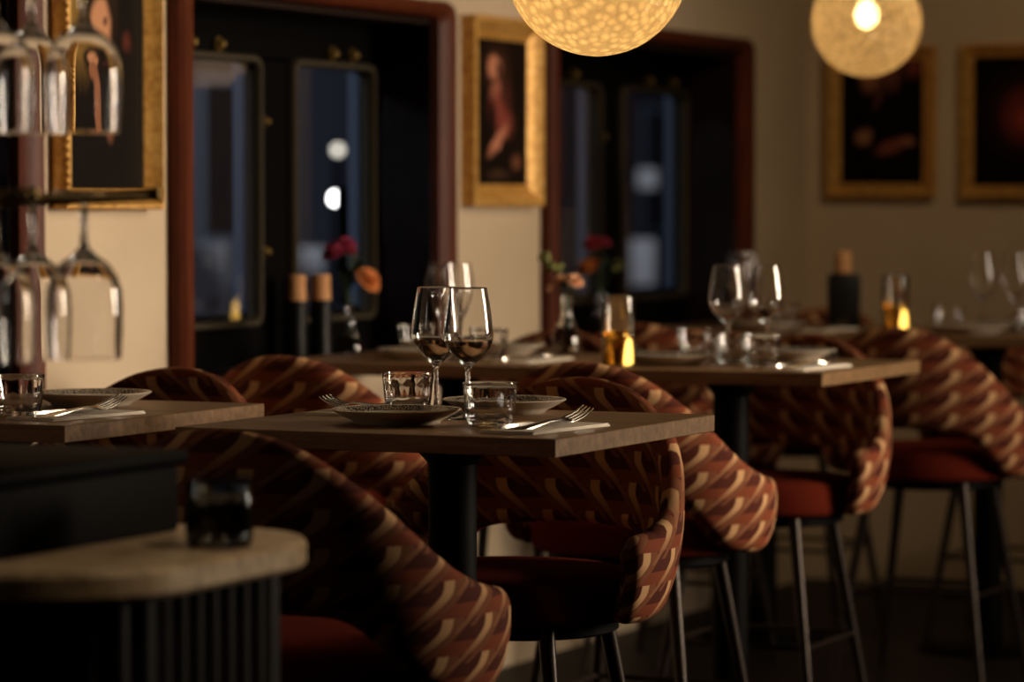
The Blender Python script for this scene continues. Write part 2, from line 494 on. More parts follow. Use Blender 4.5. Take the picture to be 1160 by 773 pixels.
# ------------------------------------------------------------------ chairs
def shell_bm():
    a, b, arm = .258, .255, .080
    # plan curve, from the left arm's end round the back to the right arm's end
    plan = []
    NA, NB = 14, 44
    for k in range(NA): plan.append((-a+.016*(1-k/NA)**1.8, arm*(1-k/NA), 90+90*(1-k/NA)))
    for k in range(NB+1):
        ph = -90 + 180*k/NB
        plan.append((a*math.sin(math.radians(ph)), -b*math.cos(math.radians(ph)), abs(ph)))
    for k in range(1, NA+1): plan.append((a-.016*(k/NA)**1.8, arm*k/NA, 90+90*k/NA))
    def interp(tab, q):
        for (q0, v0), (q1, v1) in zip(tab, tab[1:]):
            if q <= q1:
                t = (q-q0)/(q1-q0); t = t*t*(3-2*t) if True else t
                return v0+(v1-v0)*t
        return tab[-1][1]
    TOP = [(0, .952), (10, .949), (24, .925), (45, .842), (62, .765), (78, .722), (95, .705), (180, .70)]
    # piecewise linear with smoothing
    def lininterp(tab, q):
        for (q0, v0), (q1, v1) in zip(tab, tab[1:]):
            if q <= q1: return v0+(v1-v0)*(q-q0)/(q1-q0)
        return tab[-1][1]
    def top(q): return sum(lininterp(TOP, max(0, abs(q+d))) for d in (-8, -4, 0, 4, 8))/5
    BOT = [(0, .688), (36, .678), (62, .565), (90, .545), (180, .548)]
    def bot(q): return sum(lininterp(BOT, max(0, abs(q+d))) for d in (-6, -3, 0, 3, 6))/5
    n = len(plan)
    # arc length
    s = [0]
    for (x0, y0, _), (x1, y1, _) in zip(plan, plan[1:]): s.append(s[-1]+math.hypot(x1-x0, y1-y0))
    L = s[-1]
    bm = bmesh.new(); uv = bm.loops.layers.uv.new('UVMap')
    NV, NR = 16, 6
    rings = []
    for i, (x, y, q) in enumerate(plan):
        x0, y0, _ = plan[max(0, i-1)]; x1, y1, _ = plan[min(n-1, i+1)]
        d = Vector((x1-x0, y1-y0, 0)).normalized(); nrm = Vector((d.y, -d.x, 0))     # outward
        z1, z0 = top(q), bot(q)
        e = min(s[i], L-s[i])                                     # distance from the arm's end
        R = .035
        if e < R:
            k = R-math.sqrt(max(0, R*R-(R-e)**2)); z1 -= k*.95; z0 += k*.35
        th = .021*(1 if e > .02 else math.sqrt(max(.02, 1-((.02-e)/.02)**2)))
        sec = []
        h = z1-z0
        for k in range(NV+1): sec.append((th, z0+th+(h-2*th)*k/NV))
        for k in range(1, NR): t = PI*k/NR; sec.append((th*math.cos(t), z1-th+th*math.sin(t)))
        for k in range(NV+1): sec.append((-th, z1-th-(h-2*th)*k/NV))
        for k in range(1, NR): t = PI*k/NR; sec.append((-th*math.cos(t), z0+th-th*math.sin(t)))
        back = max(0, math.cos(math.radians(min(q, 90))))
        ring = []
        for o, z in sec:
            lean = -.010 + (.05+.03*back)*min(1, (z-.545)/.3)*.8 + .012*math.sin(PI*min(1, max(0, (z-z0)/h)))
            v = bm.verts.new(Vector((x, y, 0)) + nrm*(o+lean) + Vector((0, 0, z)))
            ring.append((v, s[i]-L/2, z + (o < 0)*.02))
        rings.append(ring)
    m = len(rings[0])
    for r0, r1 in zip(rings, rings[1:]):
        for k in range(m):
            k2 = (k+1) % m
            q = (r0[k], r0[k2], r1[k2], r1[k])
            f = bm.faces.new([t[0] for t in q])
            for lp, t in zip(f.loops, q): lp[uv].uv = (t[1], t[2])
    for r in (rings[0], rings[-1]):
        f = bm.faces.new([t[0] for t in r])
        for lp, t in zip(f.loops, r): lp[uv].uv = (t[1], t[2])
    return bm

def seat_outline(k=1.0):
    a, b, f = .228*k, .222*k, .205*k
    return [(a*math.cos(2*PI*i/64), (f if i < 32 else b)*math.sin(2*PI*i/64)) for i in range(64)]

def stack_outline(bm, levels):
    rings = [[bm.verts.new((x, y, z)) for x, y in seat_outline(k)] for k, z in levels]
    for a, b in zip(rings, rings[1:]):
        for i in range(len(a)): j = (i+1) % len(a); bm.faces.new((a[i], a[j], b[j], b[i]))
    bm.faces.new(rings[0][::-1]); bm.faces.new(rings[-1])

def make_chair():
    t = thing('tub_chair')
    finish(shell_bm(), 'backrest', MT['fabric'], t, True, 80)
    bm = bmesh.new(); stack_outline(bm, [(.95, .546), (.985, .551), (1, .563), (1, .602), (.985, .616), (.95, .624), (.85, .629), (.6, .632), (.3, .634), (.05, .6345)]); finish(bm, 'seat', MT['seat'], t, True, 60)
    bm = bmesh.new(); stack_outline(bm, [(.80, .520), (.84, .525), (.84, .547)])
    finish(bm, 'seat_base', MT['black_metal'], t)
    ends = []
    for sx, sy in ((-1, 1), (1, 1), (-1, -1), (1, -1)):
        bm = bmesh.new()
        p0 = Vector((.125*sx, .125*sy, .545)); p1 = Vector((.205*sx, .205*sy, .0))
        add_tube(bm, [p0, p0.lerp(p1, .5), p1], [.015, .012, .009], 14)
        finish(bm, 'leg', MT['leg_metal'], t)
        ends.append(p0.lerp(p1, .55))
    bm = bmesh.new()
    for i, j in ((0, 1), (1, 3), (3, 2), (2, 0)): add_tube(bm, [ends[i], ends[j]], .006, 8)
    finish(bm, 'footrest', MT['leg_metal'], t)
    return t

# ------------------------------------------------------------------ tables
TZ = .905
def make_table():
    t = thing('dining_table')
    bm = bmesh.new(); add_box(bm, -.34, .34, -.335, .335, TZ-.029, TZ, .0015, 1)
    finish(bm, 'tabletop', MT['table'], t, False)
    bm = bmesh.new(); add_lathe(bm, [(0, .018), (.040, .018), (.041, .03), (.041, .85), (0, .85)], 36)
    finish(bm, 'pillar', MT['black_metal'], t)
    bm = bmesh.new(); add_lathe(bm, [(0, .832), (.042, .832), (.044, .837), (.056, .850), (.057, .8755), (0, .8755)], 36)
    finish(bm, 'collar', MT['black_metal'], t)
    bm = bmesh.new(); add_lathe(bm, [(0, 0), (.19, 0), (.19, .008), (.18, .013), (.05, .02), (0, .02)], 48)
    finish(bm, 'base_plate', MT['black_metal'], t)
    return t

def make_plate():
    bm = bmesh.new()
    out = [(0, .004), (.062, .004), (.064, 0), (.070, 0), (.073, .005), (.09, .013), (.105, .0215), (.108, .0238)]
    inn = [(.1065, .0252), (.104, .0245), (.088, .0162), (.07, .0095), (.05, .0082), (0, .008)]
    add_lathe(bm, out+inn, 56)
    for f in bm.faces:
        c = f.calc_center_median()
        r = math.hypot(c.x, c.y)
        top = (c.z > .0078 and r < .07) or (c.z > .0105 and r < .0705) or (c.z > .0158 and r < .0905) or (r < .0975 and c.z > .0185)
        f.material_index = 1 if top else 0
    return finish(bm, 'dinner_plate', [MT['porcelain'], MT['pattern']], None, True, 60)

def make_tumbler():
    n = 10
    def fac(t, i):
        if 2 <= i <= 6:
            u = (t % (2*PI/n)) - PI/n
            return 1 + ((math.cos(PI/n)/math.cos(u)) - 1)*(.5, .7, .6, .4, .15)[i-2]
        return 1
    bm = bmesh.new()
    prof = [(0, .0015), (.031, .0), (.0365, .003), (.039, .011), (.0415, .03), (.0435, .05), (.0446, .062), (.0455, .0702), (.0452, .0716), (.0444, .0716), (.044, .0702),
            (.0428, .05), (.0402, .03), (.0372, .014), (.031, .0105), (0, .010)]
    add_lathe(bm, prof, 60, facet=fac)
    return finish(bm, 'water_tumbler', MT['glass'], None, True, 50)

WG_OUT = [(.0, .0), (.034, .0), (.0352, .0012), (.034, .0022), (.02, .0042), (.009, .0075), (.0048, .014), (.0038, .03), (.0036, .06), (.0042, .08), (.007, .0885),
          (.016, .0975), (.027, .1075), (.036, .119), (.0412, .130), (.0426, .138), (.0422, .150), (.040, .172), (.0362, .198), (.0338, .2105), (.0323, .2195), (.0321, .2215), (.0317, .2223)]
def wine_profile():
    inner = [(.0313, .2223), (.0314, .2215), (.0316, .2195), (.0331, .2105), (.0354, .198), (.0391, .172), (.0413, .150), (.0417, .138), (.0402, .1303), (.0349, .1198), (.0257, .1087), (.0145, .0992), (.006, .0935), (0, .092)]
    return WG_OUT + inner
def make_wine_glass():
    bm = bmesh.new(); add_lathe(bm, wine_profile(), 56)
    return finish(bm, 'wine_glass', MT['glass'], None, True, 70)
def make_filled_glass():
    t = thing('wine_glass')
    bm = bmesh.new(); add_lathe(bm, wine_profile(), 64); finish(bm, 'glass_bowl', MT['glass'], t, True, 70)
    bm = bmesh.new()
    add_lathe(bm, [(0, .0923), (.0055, .0939), (.0141, .0996), (.0253, .1092), (.0345, .1202), (.0397, .1303), (.0405, .1325), (0, .1322)], 64)
    finish(bm, 'liquid', MT['liquid'], t, True, 50)
    return t

def make_napkin():
    bm = bmesh.new()
    add_box(bm, -.05, .05, -.125, .125, 0, .0028, .001, 1)
    add_box(bm, -.049, .0495, -.1245, .123, .003, .0055, .001, 1, Matrix.Rotation(.01, 4, 'Z'))
    return finish(bm, 'folded_napkin', MT['napkin'], None, True, 40)

def strip_bm(bm, pts, th):
    """pts: (y, z, halfwidth, xoff) along a flat piece of metal"""
    rings = []
    for y, z, w, xo in pts:
        rings.append([bm.verts.new(c) for c in ((xo-w, y, z), (xo, y, z-th*.4), (xo+w, y, z), (xo+w*.9, y, z+th*.8), (xo, y, z+th), (xo-w*.9, y, z+th*.8))])
    for a, b in zip(rings, rings[1:]):
        for k in range(6): bm.faces.new((a[k], a[(k+1) % 6], b[(k+1) % 6], b[k]))
    bm.faces.new(rings[0][::-1]); bm.faces.new(rings[-1])

def make_fork():
    bm = bmesh.new()
    strip_bm(bm, [(-.10, .002, .006, 0), (-.095, .002, .0095, 0), (-.05, .004, .007, 0), (0, .008, .004, 0), (.025, .008, .004, 0), (.036, .0055, .009, 0), (.045, .0045, .0125, 0), (.053, .0052, .0128, 0)], .0025)
    for x in (-.0108, -.0036, .0036, .0108):
        strip_bm(bm, [(.052, .0052, .0021, x), (.07, .008, .0019, x), (.088, .0135, .0017, x*.98), (.103, .0205, .001, x*.96)], .0022)
    return finish(bm, 'fork', MT['steel'], None, True, 50)

def make_knife():
    bm = bmesh.new()
    strip_bm(bm, [(-.105, .001, .006, 0), (-.10, .001, .009, 0), (-.05, .002, .0085, 0), (-.005, .002, .006, 0)], .006)
    strip_bm(bm, [(-.006, .003, .006, 0), (.01, .003, .009, .002), (.06, .003, .0095, .002), (.09, .003, .007, .001), (.105, .003, .002, -.002)], .0016)
    return finish(bm, 'table_knife', MT['steel'], None, True, 50)

def make_candle_glass():
    t = thing('candle_glass')
    bm = bmesh.new()
    add_lathe(bm, [(0, 0), (.035, 0), (.037, .002), (.037, .158), (.0365, .16), (.035, .158), (.0345, .01), (.032, .007), (0, .007)], 48)
    finish(bm, 'glass_cylinder', MT['glass'], t, True, 50)
    bm = bmesh.new()
    add_lathe(bm, [(0, .0075), (.031, .0075), (.0342, .0105), (.0345, .072), (0, .072)], 40)
    finish(bm, 'amber_oil', MT['amber'], t, True, 50)
    bm = bmesh.new()
    add_lathe(bm, [(0, .010), (.007, .011), (.009, .016), (.0075, .04), (.005, .058), (0, .066)], 16, Matrix.Translation((.018, .0, 0)))
    finish(bm, 'glowing_wick', MT['flame'], t)
    return t

def make_mill():
    t = thing('pepper_mill')
    bm = bmesh.new()
    add_lathe(bm, [(0, 0), (.027, 0), (.028, .004), (.027, .03), (.0255, .08), (.026, .125), (.0262, .158), (0, .158)], 32)
    finish(bm, 'body', MT['mill_black'], t)
    bm = bmesh.new()
    add_lathe(bm, [(r, z+.018) for r, z in [(0, .1405), (.0255, .1405), (.026, .145), (.0245, .165), (.0235, .185), (.0245, .198), (.022, .204), (0, .206)]], 32)
    finish(bm, 'cap', MT['mill_wood'], t)
    return t

CH, TB, PL, TU, WG, FG = Kind(make_chair), Kind(make_table), Kind(make_plate), Kind(make_tumbler), Kind(make_wine_glass), Kind(make_filled_glass)
NA, FO, KN, CA, MI = Kind(make_napkin), Kind(make_fork), Kind(make_knife), Kind(make_candle_glass), Kind(make_mill)

# key: centre of table (x, y)
TABLES = dict(T=(-2.465, 5.05), L=(-3.325, 5.0), M=(-2.77, 7.12), E=(-3.465, 7.125), F=(-2.79, 9.18), G=(-3.47, 9.18))
TLAB = dict(
    T='square oak table in sharp focus set with two wine glasses',
    L='oak table at the left edge beneath the hanging glasses',
    M='oak table right of centre with a candle glass and open corner to the aisle',
    E='blurred oak table behind the centre wine glasses, before the dark window',
    F='oak table at the right edge below the framed pictures',
    G='farthest oak table in the room corner carrying the black mills')
WHERE = dict(T='sharp centre table', L='left-edge table', M='table right of centre', E='blurred table behind the centre wine glasses', F='right-edge table below the pictures', G='far corner table with the mills')
for k, (x, y) in TABLES.items():
    TB.put((x, y, 0), 0, TLAB[k], 'table', 'square restaurant tables')

# chairs: seat origin; near-side ones face +Y, far-side ones face -Y
chairs = [
    (-2.385, 4.435, 0, 'patterned tub chair nearest the camera, its back turned, before the sharp centre table'),
    (-2.488, 5.33, PI, 'patterned tub chair tucked behind the sharp centre table, rust seat facing the camera'),
    (-3.3, 4.4, 0, 'mostly hidden patterned tub chair behind the stone counter at the left edge'),
    (-3.345, 5.33, PI, 'patterned tub chair on the far side of the left-edge table, only its back rim showing'),
    (-2.725, 6.475, 0, 'patterned tub chair with back turned, right behind the sharp centre table corner'),
    (-2.8, 7.4, PI, 'patterned tub chair behind the table right of centre, open side towards the camera'),
    (-3.41, 6.475, 0, 'shaded tub chair with back turned, left of the centre wine glasses below the dark window'),
    (-3.465, 7.42, PI, 'tub chair behind the blurred table, rim showing beside the flower vase'),
    (-2.75, 8.535, 0, 'patterned tub chair with back turned at the right edge, before the table below the pictures'),
    (-2.79, 9.46, PI, 'tub chair behind the right-edge table, partly cut by the frame'),
    (-3.47, 8.535, 0, 'small blurred tub chair with back turned, right of the first candle glass'),
    (-3.47, 9.46, PI, 'dim tub chair behind the far corner table, by the back wall'),
]
for x, y, rz, lab in chairs: CH.put((x, y, 0), rz, lab, 'chair', 'patterned tub chairs')

def on(k, dx, dy, z=0): return (TABLES[k][0]+dx, TABLES[k][1]+dy, TZ+z)

# plates  (dx, dy from the table's centre)
for k, dx, dy, lab in [
    ('T', -.052, -.105, 'patterned plate at the near side of the sharp centre table, before the tumbler'),
    ('T', -.008, .222, 'patterned plate at the far side of the sharp centre table, behind the right tumbler'),
    ('L', .085, .155, 'patterned plate on the left-edge table right of the tumblers'),
    ('M', -.10, -.12, 'near plate on the table right of centre, just right of the candle glass'),
    ('M', .06, .225, 'far plate on the table right of centre, behind its tumblers'),
    ('E', -.03, -.12, 'near plate on the blurred table behind the centre wine glasses'),
    ('E', .02, .20, 'far plate on the blurred table by the flower vase'),
    ('F', .0, -.16, 'near plate on the right-edge table below the pictures'),
    ('F', .0, .225, 'far plate on the right-edge table below the pictures'),
    ('G', .08, -.17, 'near plate on the far corner table left of the black mills'),
]: PL.put(on(k, dx, dy), random.uniform(0, 6), lab, 'plate', 'patterned dinner plates')

for k, dx, dy, lab in [
    ('T', -.152, .135, 'clear tumbler left of the wine stems, behind the near plate on the sharp centre table'),
    ('T', .115, -.095, 'clear tumbler standing nearest the camera on the sharp centre table, before the far plate'),
    ('L', .142, -.17, 'clear tumbler on the left-edge table beside the fork'),
    ('L', .05, -.235, 'clear tumbler at the very left edge of the picture, half cut off'),
    ('M', -.15, .16, 'small clear tumbler left of the wine glasses on the table right of centre'),
    ('M', .115, -.105, 'clear tumbler right of the near plate on the table right of centre'),
    ('M', .02, -.03, 'clear tumbler in the middle of the table right of centre'),
    ('E', -.16, .10, 'blurred tumbler left on the table behind the centre wine glasses'),
    ('E', .12, -.08, 'blurred tumbler right on the table behind the centre wine glasses'),
    ('F', -.12, .0, 'left tumbler on the right-edge table below the pictures'),
    ('F', .12, .03, 'right tumbler on the right-edge table below the pictures'),
    ('G', .045, .05, 'small blurred tumbler on the far corner table near its wine glasses'),
]: TU.put(on(k, dx, dy), random.uniform(0, 6), lab, 'tumbler', 'clear water tumblers')

for k, dx, dy, lab in [
    ('T', -.073, .086, 'left wine glass holding a little liquid on the sharp centre table'),
    ('T', .007, .046, 'right wine glass holding a little liquid on the sharp centre table'),
]: FG.put(on(k, dx, dy), 0, lab, 'wine glass', 'stemmed wine glasses on the tables')
for k, dx, dy, lab in [
    ('M', -.032, .06, 'left wine glass on the table right of centre'),
    ('M', .056, .078, 'right wine glass on the table right of centre'),
    ('E', -.07, .06, 'blurred left wine glass seen behind the sharp pair, before the pale wall'),
    ('E', .0, .0, 'blurred right wine glass seen behind the sharp pair, before the pale wall'),
    ('G', -.09, .04, 'wine glass on the far corner table, left of its pair'),
    ('G', -.04, -.035, 'wine glass on the far corner table, right of its pair'),
    ('F', -.035, .05, 'left wine glass on the right-edge table below the pictures'),
    ('F', .045, .09, 'right wine glass on the right-edge table below the pictures'),
]: WG.put(on(k, dx, dy), 0, lab, 'wine glass', 'stemmed wine glasses on the tables')

# napkin, fork and knife sets
for k, dx, dy, rz, lab in [
    ('T', .235, -.14, -.10, 'at the front right corner of the sharp centre table'),
    ('T', -.246, .14, PI+.05, 'left of the near plate on the sharp centre table'),
    ('L', .235, -.13, -.12, 'before the tumbler on the left-edge table'),
    ('M', .235, -.14, -.10, 'at the near corner of the table right of centre'),
    ('M', -.24, .14, PI, 'at the far left of the table right of centre'),
    ('E', .24, -.10, 0, 'at the right of the blurred table behind the wine glasses'),
    ('F', .25, -.12, 0, 'on the right-edge table below the pictures'),
    ('G', .24, -.12, 0, 'on the far corner table below the mills'),
]:
    NA.put(on(k, dx, dy), rz, 'white folded napkin '+lab, 'napkin', 'folded napkins')
    c, s = math.cos(rz), math.sin(rz)
    off = lambda a, b: (dx + a*c - b*s, dy + a*s + b*c)
    fx, fy = off(.012, -.012)
    FO.put(on(k, fx, fy, .0065), 0, 'steel fork on the napkin '+lab, 'fork', 'forks on napkins', rot=(math.radians(3.2), math.radians(14), rz-.10))
    fx, fy = off(-.022, -.005)
    KN.put(on(k, fx, fy, .006), 0, 'steel knife on the napkin '+lab, 'knife', 'knives on napkins', rot=(0, 0, rz-.04))

CA.put(on('M', -.155, -.29), .3, 'tall candle glass with glowing amber wax, left on the table right of centre', 'candle glass', 'tall candle glasses')
CA.put(on('F', -.21, -.20), .3, 'small distant candle glass glowing on the right-edge table', 'candle glass', 'tall candle glasses')

WS = 'window sill'
MI.put((-3.985, 7.285, SILL), 0, 'left of two black mills with wooden caps on the window sill', 'mill', 'pepper mills')
MI.put((-3.965, 7.375, SILL), 0, 'right of two black mills with wooden caps, beside the pink flower on the sill', 'mill', 'pepper mills')
MI.put(on('G', .185, .17), 0, 'wooden-capped black mill on the far corner table, against the back wall', 'mill', 'pepper mills')

def make_holder():
    bm = bmesh.new()
    add_box(bm, -.046, .046, -.028, .028, 0, .155, .004)
    add_box(bm, -.040, .040, -.022, .022, .1555, .158, .001)
    return finish(bm, 'menu_holder', MT['mill_black'], None)
o = make_holder(); o.location = on('G', .215, .09); o.rotation_euler = (0, 0, .42)
tag(o, 'black upright box on the far corner table in front of the mill', 'box')

# ------------------------------------------------------------------ flowers in bottle vases
def flower_bm(bm, c, r, n=9, tilt=(0, 0)):
    R = Matrix.Translation(c) @ Matrix.Rotation(tilt[0], 4, 'X') @ Matrix.Rotation(tilt[1], 4, 'Y')
    for ring, (k, rr, up) in enumerate(((n, 1, .25), (n-2, .7, .6), (n-4, .4, .95))):
        for i in range(k):
            t = 2*PI*i/k + ring*.4
            M = R @ Matrix.Rotation(t, 4, 'Z') @ Matrix.Translation((r*rr*.5, 0, r*up*.4)) @ Matrix.Rotation(-up*.9, 4, 'Y') @ Matrix.Diagonal((r*.5, r*.3, r*.09, 1))
            bmesh.ops.create_uvsphere(bm, u_segments=8, v_segments=6, radius=1, matrix=M)

def leaf_bm(bm, p, d, L, w):
    p, d = Vector(p), Vector(d).normalized()
    sdir = d.cross(Vector((0, 0, 1))).normalized(); n = sdir.cross(d)
    prev = None
    for i in range(6):
        t = i/5; hw = w*math.sin(PI*min(.98, t*.93+.05)); q = p+d*L*t - Vector((0, 0, 1))*L*.25*t*t
        cur = [bm.verts.new(q-sdir*hw+n*.001), bm.verts.new(q-n*.002), bm.verts.new(q+sdir*hw+n*.001), bm.verts.new(q+n*.003)]
        if prev:
            for k in range(4): bm.faces.new((prev[k], prev[(k+1) % 4], cur[(k+1) % 4], cur[k]))
        else: bm.faces.new(cur[::-1])
        prev = cur
    bm.faces.new(prev)

def make_vase(loc, label, h, flowers, leaves, group='flower vases'):
    v = thing('bottle_vase', loc); tag(v, label, 'vase', group)
    bm = bmesh.new(); k = h/.16
    prof = [(0, 0), (.028, 0), (.034, .004), (.036, .02), (.034, .045), (.024, .072), (.015, .092), (.013, .11), (.0135, .145), (.016, .158), (.0155, .16), (.0135, .157), (.011, .143), (.0108, .11), (.0125, .093), (.0215, .072), (.0315, .045), (.0335, .02), (.031, .008), (0, .007)]
    add_lathe(bm, [(r, z*k) for r, z in prof], 32); finish(bm, 'vase', MT['glass'], v, True, 60)
    bm = bmesh.new(); add_lathe(bm, [(0, .0085), (.0305, .009), (.033, .02), (.031, .045), (.0212, .071*k), (0, .071*k)], 28)
    finish(bm, 'water', MT['liquid'], v, True, 60)
    # the bunch lies in the vase and is things of its own kind
    b = thing('flower_bunch', loc)
    bm = bmesh.new()
    for dx, dy, z, r, m, tl in flowers:
        add_tube(bm, [(0.004*(dx > 0), 0, .012), (dx*.12, dy*.12, h*.97), (dx*.6, dy*.6, h+(z-h)*.6), (dx, dy, z)], .0017, 6)
    finish(bm, 'stems', MT['stem'], b)
    for dx, dy, z, r, m, tl in flowers:
        bm = bmesh.new()
        if m == 'bud':
            for i in range(7):
                add_ball(bm, (dx+random.uniform(-r, r), dy+random.uniform(-r, r), z+random.uniform(-r, r)), r*.42, 8, (1, 1, 1.3))
        else: flower_bm(bm, (dx, dy, z), r, 10, tl)
        finish(bm, 'bud_cluster' if m == 'bud' else 'flower_head', MT[m], b)
    for p, d, L, w in leaves:
        bm = bmesh.new(); leaf_bm(bm, p, d, L, w); finish(bm, 'leaf', MT['leaf'], b)
    return b

f = make_vase((-3.965, 7.53, SILL), 'clear bottle vase on the left window sill beside the black mills', .145,
    [(-.02, -.035, .27, .042, 'pink', (.5, -.2)), (.0, -.02, .29, .03, 'pink', (.2, .3)), (.03, .03, .20, .042, 'orange', (.2, .9)), (-.01, .02, .27, .022, 'red', (.1, .2))],
    [((0, 0, .2), (.2, .3, .8), .09, .02), ((0, 0, .2), (-.1, -.4, .7), .1, .02), ((0, 0, .19), (.1, .8, .5), .08, .018), ((0, 0, .22), (.3, 0, .9), .08, .02)])
tag(f, 'magenta and orange flowers in the vase on the left window sill', 'flowers', 'flower bunches')
f = make_vase(on('E', .155, .285), 'clear bottle vase on the blurred table, in front of the taller orange flowers', .15,
    [(-.015, .0, .175, .022, 'peach', (.3, -.6)), (.02, .0, .172, .026, 'peach', (.4, .5)), (-.035, -.01, .158, .014, 'peach', (.2, -.9)), (-.05, .01, .225, .02, 'bud', (0, 0)), (-.028, .02, .205, .012, 'bud', (0, 0))],
    [((0, 0, .16), (-.4, .2, .6), .06, .012), ((0, 0, .16), (.5, .2, .5), .05, .012)])
tag(f, 'peach blossoms and green buds in the front vase on the blurred table', 'flowers', 'flower bunches')
f = make_vase((-3.905, 8.98, SILL), 'bluish bottle vase standing behind on the right window sill', .15,
    [(-.03, .0, .205, .045, 'orange', (.5, -.3)), (-.02, .0, .275, .036, 'red', (.5, .1)), (.01, .01, .28, .024, 'pink', (.3, .3)), (.045, .02, .22, .014, 'bud', (0, 0))],
    [((0, 0, .2), (.4, .3, .8), .1, .02), ((0, 0, .2), (.6, .1, .4), .1, .02), ((0, 0, .22), (.5, .3, 1), .09, .018), ((0, 0, .18), (.3, -.2, .8), .1, .018)])
tag(f, 'red and orange flowers with dark leaves on the right window sill', 'flowers', 'flower bunches')

# ------------------------------------------------------------------ pictures
def make_picture(name, loc, rotz, w, h, fw, paint, label, cat='picture'):
    t = thing(name, loc, rotz); tag(t, label, cat, 'gilt framed portraits')
    bm = bmesh.new()
    rect = lambda d: [(-w/2+d, d), (-w/2+d, h-d), (w/2-d, h-d), (w/2-d, d)]
    sweep_ring(bm, [(rect(0), -.001), (rect(0), -.030), (rect(.006), -.043), (rect(fw*.22), -.044), (rect(fw*.45), -.030), (rect(fw*.8), -.016), (rect(fw*.86), -.020), (rect(fw), -.014), (rect(fw), -.002)], True)
    nb = int(h/.018)
    for i in range(nb+1):
        z = .006+(h-.012)*i/nb
        for sx in (-1, 1): add_ball(bm, (sx*(w/2-.004), -.036, z), .0075, 8)
    nb = int(w/.018)
    for i in range(nb+1):
        x = -w/2+.006+(w-.012)*i/nb
        for z in (.004, h-.004): add_ball(bm, (x, -.036, z), .0075, 8)
    finish(bm, 'picture_frame', MT['gold'], t, True, 40)
    bm = bmesh.new(); uv = bm.loops.layers.uv.new('UVMap')
    add_box(bm, -w/2+fw-.004, w/2-fw+.004, -.012, -.003, fw-.004, h-fw+.004)
    uv = bm.loops.layers.uv.verify()
    for f in bm.faces:
        for lp in f.loops: lp[uv].uv = ((lp.vert.co.x+w/2-fw)/(w-2*fw), (lp.vert.co.z-fw)/(h-2*fw))
    finish(bm, 'canvas', paint, t, False)
skin, skin2, rose = lin(196, 140, 104), lin(150, 98, 72), lin(150, 84, 66)
p1 = m_painting('portrait_ochre', lin(20, 14, 11), [
    (.18, .80, .5, .42, 0, lin(132, 102, 52), 1.5), (.44, .67, .27, .25, 0, lin(36, 22, 15), 3), (.44, .65, .16, .14, -8, skin, 2.8), (.42, .52, .10, .10, 20, skin2, 2),
    (.52, .38, .085, .22, 18, skin2, 2.4), (.50, .67, .035, .025, 0, lin(80, 44, 36), 2), (.78, .60, .08, .05, 0, lin(96, 44, 34), 1)])
p2 = m_painting('portrait_rose', lin(24, 14, 12), [
    (.42, .80, .34, .22, 0, lin(50, 27, 19), 2.2), (.38, .81, .17, .105, 0, lin(190, 126, 98), 2.2), (.46, .79, .06, .09, 0, lin(60, 32, 24), 1.6),
    (.40, .64, .15, .10, 15, lin(150, 92, 72), 2), (.50, .48, .30, .17, -20, lin(128, 62, 52), 1.8), (.34, .47, .10, .16, 10, lin(30, 16, 13), 1.6),
    (.44, .30, .26, .07, 28, lin(184, 120, 94), 1.8), (.62, .62, .12, .16, 0, lin(70, 34, 28), 1.5),
    (.80, .16, .14, .07, 0, lin(110, 68, 50), 1.4), (.45, .07, .3, .05, 0, lin(64, 44, 32), 1.2)])
p3 = m_painting('portrait_pair', lin(15, 10, 9), [
    (.36, .92, .2, .22, 0, skin2, 1.8), (.62, .90, .15, .2, 0, lin(110, 64, 52), 1.6), (.28, .38, .13, .09, 10, lin(150, 104, 74), 1.8),
    (.62, .30, .26, .07, 12, lin(120, 66, 54), 1.8), (.82, .34, .12, .05, 0, skin2, 1.4), (.46, .70, .06, .16, -25, lin(90, 52, 44), 1.4), (.88, .96, .16, .14, 0, lin(120, 60, 48), 1.4)])
p4 = m_painting('portrait_red', lin(15, 10, 9), [
    (.50, .55, .5, .42, 0, lin(48, 22, 18), 1.5), (.50, .54, .28, .26, 0, lin(110, 44, 36), 2), (.52, .52, .13, .12, 0, lin(150, 66, 50), 1.6)])
make_picture('framed_portrait', (XW, 6.215, 1.258), PI/2, .395, .62, .042, p1, 'gilt framed portrait before an ochre ground, behind the hanging glasses at upper left')
make_picture('framed_portrait', (XW, 8.225, 1.262), PI/2, .445, .505, .058, p2, 'narrow gilt framed portrait of a rose figure between the two windows')
make_picture('framed_portrait', (-3.615, YB, 1.29), 0, .375, .50, .045, p3, 'gilt framed dark portrait on the back wall partly behind the small pendant lamp')
make_picture('framed_portrait', (-3.128, YB, 1.285), 0, .42, .505, .042, p4, 'gilt framed dark red portrait cut by the right edge')

